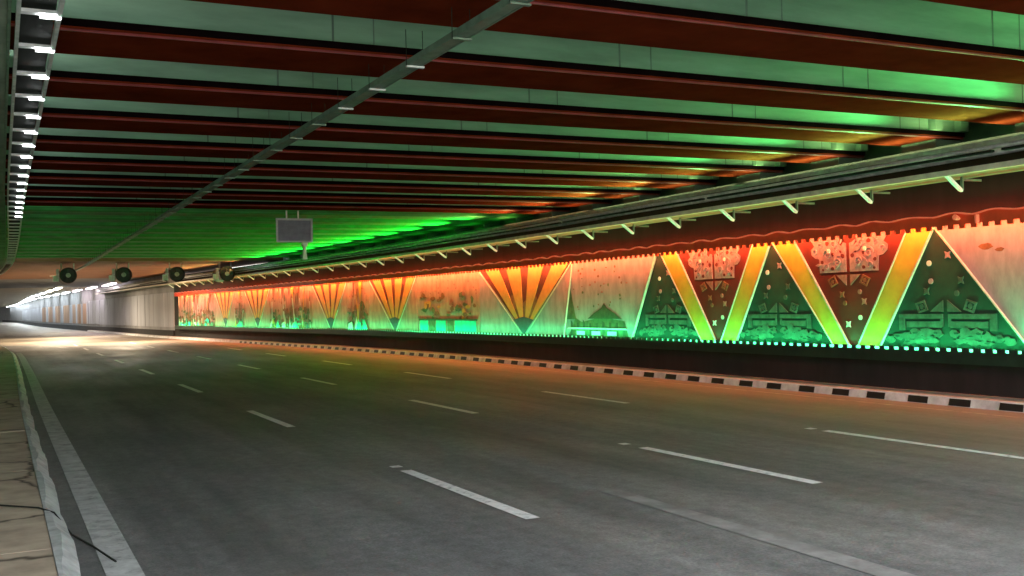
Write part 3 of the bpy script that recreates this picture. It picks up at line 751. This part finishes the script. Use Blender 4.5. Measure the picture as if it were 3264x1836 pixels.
# upward ceiling floods on the tray
ups = [(4, 12, (.16, 1, .26), 1.1), (12, 20, (.20, 1, .26), 1.1), (20, 27, (.55, 1, .28), .7), (27, 33, (1, .72, .28), .4), (33, 41, (.03, 1, .08), 1.0), (41, 49, (.03, 1, .08), 1.15), (49, 57, (.03, 1, .09), 1.2), (57, 63, (.08, 1, .12), .8), (63, 76, (1, .50, .16), .3), (76, 92, (1, .5, .22), .1)]
NAMES = ['green', 'green', 'yellow-green', 'amber', 'green', 'green', 'green', 'green', 'orange', 'orange']
for i, (a, e_, col, pw) in enumerate(ups):
    yc = (a+e_)/2; L = e_-a; x = 14.905+sR(yc)
    root = empty('ceiling_flood', (x, yc, 4.36), '%s ceiling flood bar, %s from the camera, along the wide tray' % (NAMES[i], ORD[i]), 'flood light', 'flood bars lighting the ceiling')
    c = MB(); c.loft([[(14.86+sR(t), t, 4.36), (14.95+sR(t), t, 4.36), (14.95+sR(t), t, 4.40), (14.86+sR(t), t, 4.40)] for t in np.linspace(a+.1, e_-.1, 4)], 'cable_dark'); c.build('housing', root)
    area('led_light', (x, yc, 4.415), (-.66, 0, .75) if i < 4 else (-.86, 0, .50), .1, L*.95, col, UP_GREEN*L*pw, root, 122, math.atan2(sR(e_)-sR(a), L))

for i, (a, e_, col, pw) in enumerate(ups[:8]):
    yc = (a+e_)/2; L = e_-a; x = 15.80+sR(yc)
    root = empty('ledge_flood', (x, yc, 4.66), '%s flood bar, %s from the camera, tucked behind the tray' % (NAMES[i], ORD[i]), 'flood light', 'flood bars at the wall top')
    c = MB(); c.loft([[(15.76+sR(t), t, 4.66), (15.84+sR(t), t, 4.66), (15.84+sR(t), t, 4.70), (15.76+sR(t), t, 4.70)] for t in np.linspace(a+.1, e_-.1, 4)], 'cable_dark'); c.build('housing', root)
    area('led_light', (x, yc, 4.715), (.15, 0, 1), .06, L*.95, (.75, 1, .42) if i < 3 else col, (1.3 if i < 4 else .15)*L*pw, root, 176, math.atan2(sR(e_)-sR(a), L))

# ------------------------------------------------------------------ hanging sign
sg = empty('hanging_sign', (8.2, 31.8, 4.1), 'grey rectangular sign board hanging from the ceiling above the far lane', 'sign')
c = MB(); c.box(7.62, 8.72, 31.8, 31.86, 4.10, 4.80, 'sign'); bd = c.build('board', sg)
c = MB()
for (x0, x1, z0, z1) in ((7.60, 7.66, 4.08, 4.82), (8.68, 8.74, 4.08, 4.82), (7.661, 8.679, 4.76, 4.82), (7.661, 8.679, 4.08, 4.13)): c.box(x0, x1, 31.77, 31.799, z0, z1, 'sign_edge')
for z in (4.3, 4.45, 4.6): c.box(7.7, 8.64, 31.785, 31.798, z, z+.02, 'sign')
c.build('frame', sg)
for x in (7.92, 8.28):
    c = MB(); c.box(x, x+.04, 31.8, 31.84, 4.821, 5.06, 'galv'); c.build('hanger', sg)
c = MB(); c.loft([[(8.50-a, 31.9-a, z), (8.50+a, 31.9-a, z), (8.50+a, 31.9+a, z), (8.50-a, 31.9+a, z)] for z, a in ((4.079, .085), (4.0, .085), (3.93, .045), (3.75, .05), (3.56, .075))], 'pole')
c.build('drop_pole', sg)

# ------------------------------------------------------------------ jet fans
fans = []
def make_fan(x, y, z, label):
    r = empty('jet_fan', (x, y, z), label, 'jet fan', 'jet fans under the tunnel roof')
    n = 24
    def ring(yy, rad): return [(x+rad*math.cos(2*math.pi*i/n), yy, z+rad*math.sin(2*math.pi*i/n)) for i in range(n)]
    c = MB(); c.loft([ring(y-1.0, .46), ring(y-.9, .43), ring(y-.3, .43), ring(y+1.3, .43), ring(y+1.5, .46), ring(y+1.5, .37), ring(y, .36), ring(y-.9, .37)], 'fan', caps=False)
    k = len(c.v)-n; c.face(tuple(range(k, k+n)), 'fan'); 
    for i in range(n): c.face((i, (i+1) % n, k+(i+1) % n, k+i), 'fan')
    c.build('casing', r)
    c = MB(); c.loft([ring(y-.98, .13), ring(y-.5, .14)], 'fan_light')
    hub = c.build('hub', r)
    c = MB()
    for q in range(8):
        a = q*math.pi/4; d = Vector((math.cos(a), 0, math.sin(a))); e_ = Vector((-math.sin(a), 0, math.cos(a)))
        p = Vector((x, y-.93, z))
        c.loft([[p+d*.12+e_*.03, p+d*.12-e_*.03+Vector((0, .05, 0)), p+d*.12-e_*.03+Vector((0, .06, 0)), p+d*.12+e_*.03+Vector((0, .01, 0))], [p+d*.36+e_*.06, p+d*.36-e_*.06+Vector((0, .05, 0)), p+d*.36-e_*.06+Vector((0, .06, 0)), p+d*.36+e_*.06+Vector((0, .01, 0))]], 'fan')
    c.build('blades', r)
    for sx in (-1, 1):
        c = MB(); c.box(x+sx*.34-.03, x+sx*.34+.03, y-.4, y-.3, z+.28, 5.1, 'galv'); c.build('hanger', r)
    # bracket box with small lamp on the left side
    c = MB(); c.box(x-.80, x-.50, y-.9, y-.6, z-.34, z-.02, 'galv'); c.box(x-.62, x-.48, y-.88, y-.62, z+.0, z+.36, 'galv'); c.build('junction_box', r)
    return r
FX = [3.55, 6.55, 9.55, 12.5]
FL = ['leftmost', 'second from the left', 'third from the left', 'rightmost']
for x, l in zip(FX, FL):
    make_fan(x, 66, 4.28, 'round dark jet fan, %s of the four under the brown roof' % l)

# ------------------------------------------------------------------ far tunnel lamps
def lamp(x, y, L, m, label, grp):
    r = empty('tunnel_lamp', (x, y, 4.9), label, 'tunnel lamp', grp)
    c = MB(); c.box(x-.26, x+.26, y, y+L, 4.86, 4.99, 'galv'); c.build('housing', r)
    c = MB(); c.box(x-.24, x+.24, y+.05, y+L-.05, 4.80, 4.859, m); c.build('tube', r)
GA, GB = 'lamps of the left far row', 'lamps of the right far row'
y = 118; k = 0
while k < 20:
    m_ = 'tube_warm' if k < 2 else 'tube'
    xa = 5.6-min(y-118, 60)*.022 - max(0, y-178)*.002
    lamp(xa, y, 10.0, m_, 'white lamp, %s from the near end of the left row in the far tunnel' % ORD[k], GA)
    xb = XR(y-14)-1.3
    lamp(xb, y-14, 10.0, 'tube_pink' if k < 3 else 'tube', '%s lamp, %s from the near end of the right row in the far tunnel' % ('pinkish' if k < 3 else 'white', ORD[k]), GB)
    y += 13.0; k += 1
# warm road lamps at the start of the concrete stretch
for i, (x, y) in enumerate(((3.6, 86), (5.2, 99), (7.6, 76))):
    r = empty('tunnel_lamp', (x, y, 4.9), 'square warm ceiling lamp above the tan concrete road, %s' % (('middle one', 'farthest one', 'nearest one')[i]), 'tunnel lamp', 'warm lamps over the tan road')
    c = MB(); c.box(x-.2, x+.2, y-.2, y+.2, 4.9, 4.995, 'galv'); c.build('housing', r)
    area('lamp_light', (x, y, 4.88), (0, 0, -1), .5, .5, (1, .80, .55), 190, r, 175)

# ------------------------------------------------------------------ small things
b = MB()
b.tube([(-1.0, 11.7, .19), (-.5, 11.6, .195), (-.03, 11.45, .20), (.30, 11.05, .205), (.43, 10.9, .17), (.56, 10.5, .02), (.70, 9.9, .011), (.82, 9.2, .012)], .009, 'cable_dark', 6)
tag(b.build('loose_cable', origin=(0, 11, .2)), 'thin black cable trailing off the brown pavement onto the road', 'cable')
for i, (yy, zz, l) in enumerate(((13.35, 3.36, 'round'), (12.95, 3.34, 'slim'))):
    r = empty('spot_fitting', (15.5, yy, zz), '%s pink-lit fitting on the red valance above the plain pale panel' % ('small round' if i == 0 else 'small slim upright'), 'spot light', 'fittings on the red valance')
    c = MB()
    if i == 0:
        c.tube([(15.53, yy, zz), (15.47, yy, zz+.01), (15.40, yy, zz+.03)], [.02, .045, .05], 'red_glow', 12)
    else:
        c.box(15.46, 15.535, yy-.018, yy+.018, zz-.09, zz+.06, 'red_glow')
    c.build('casing', r)
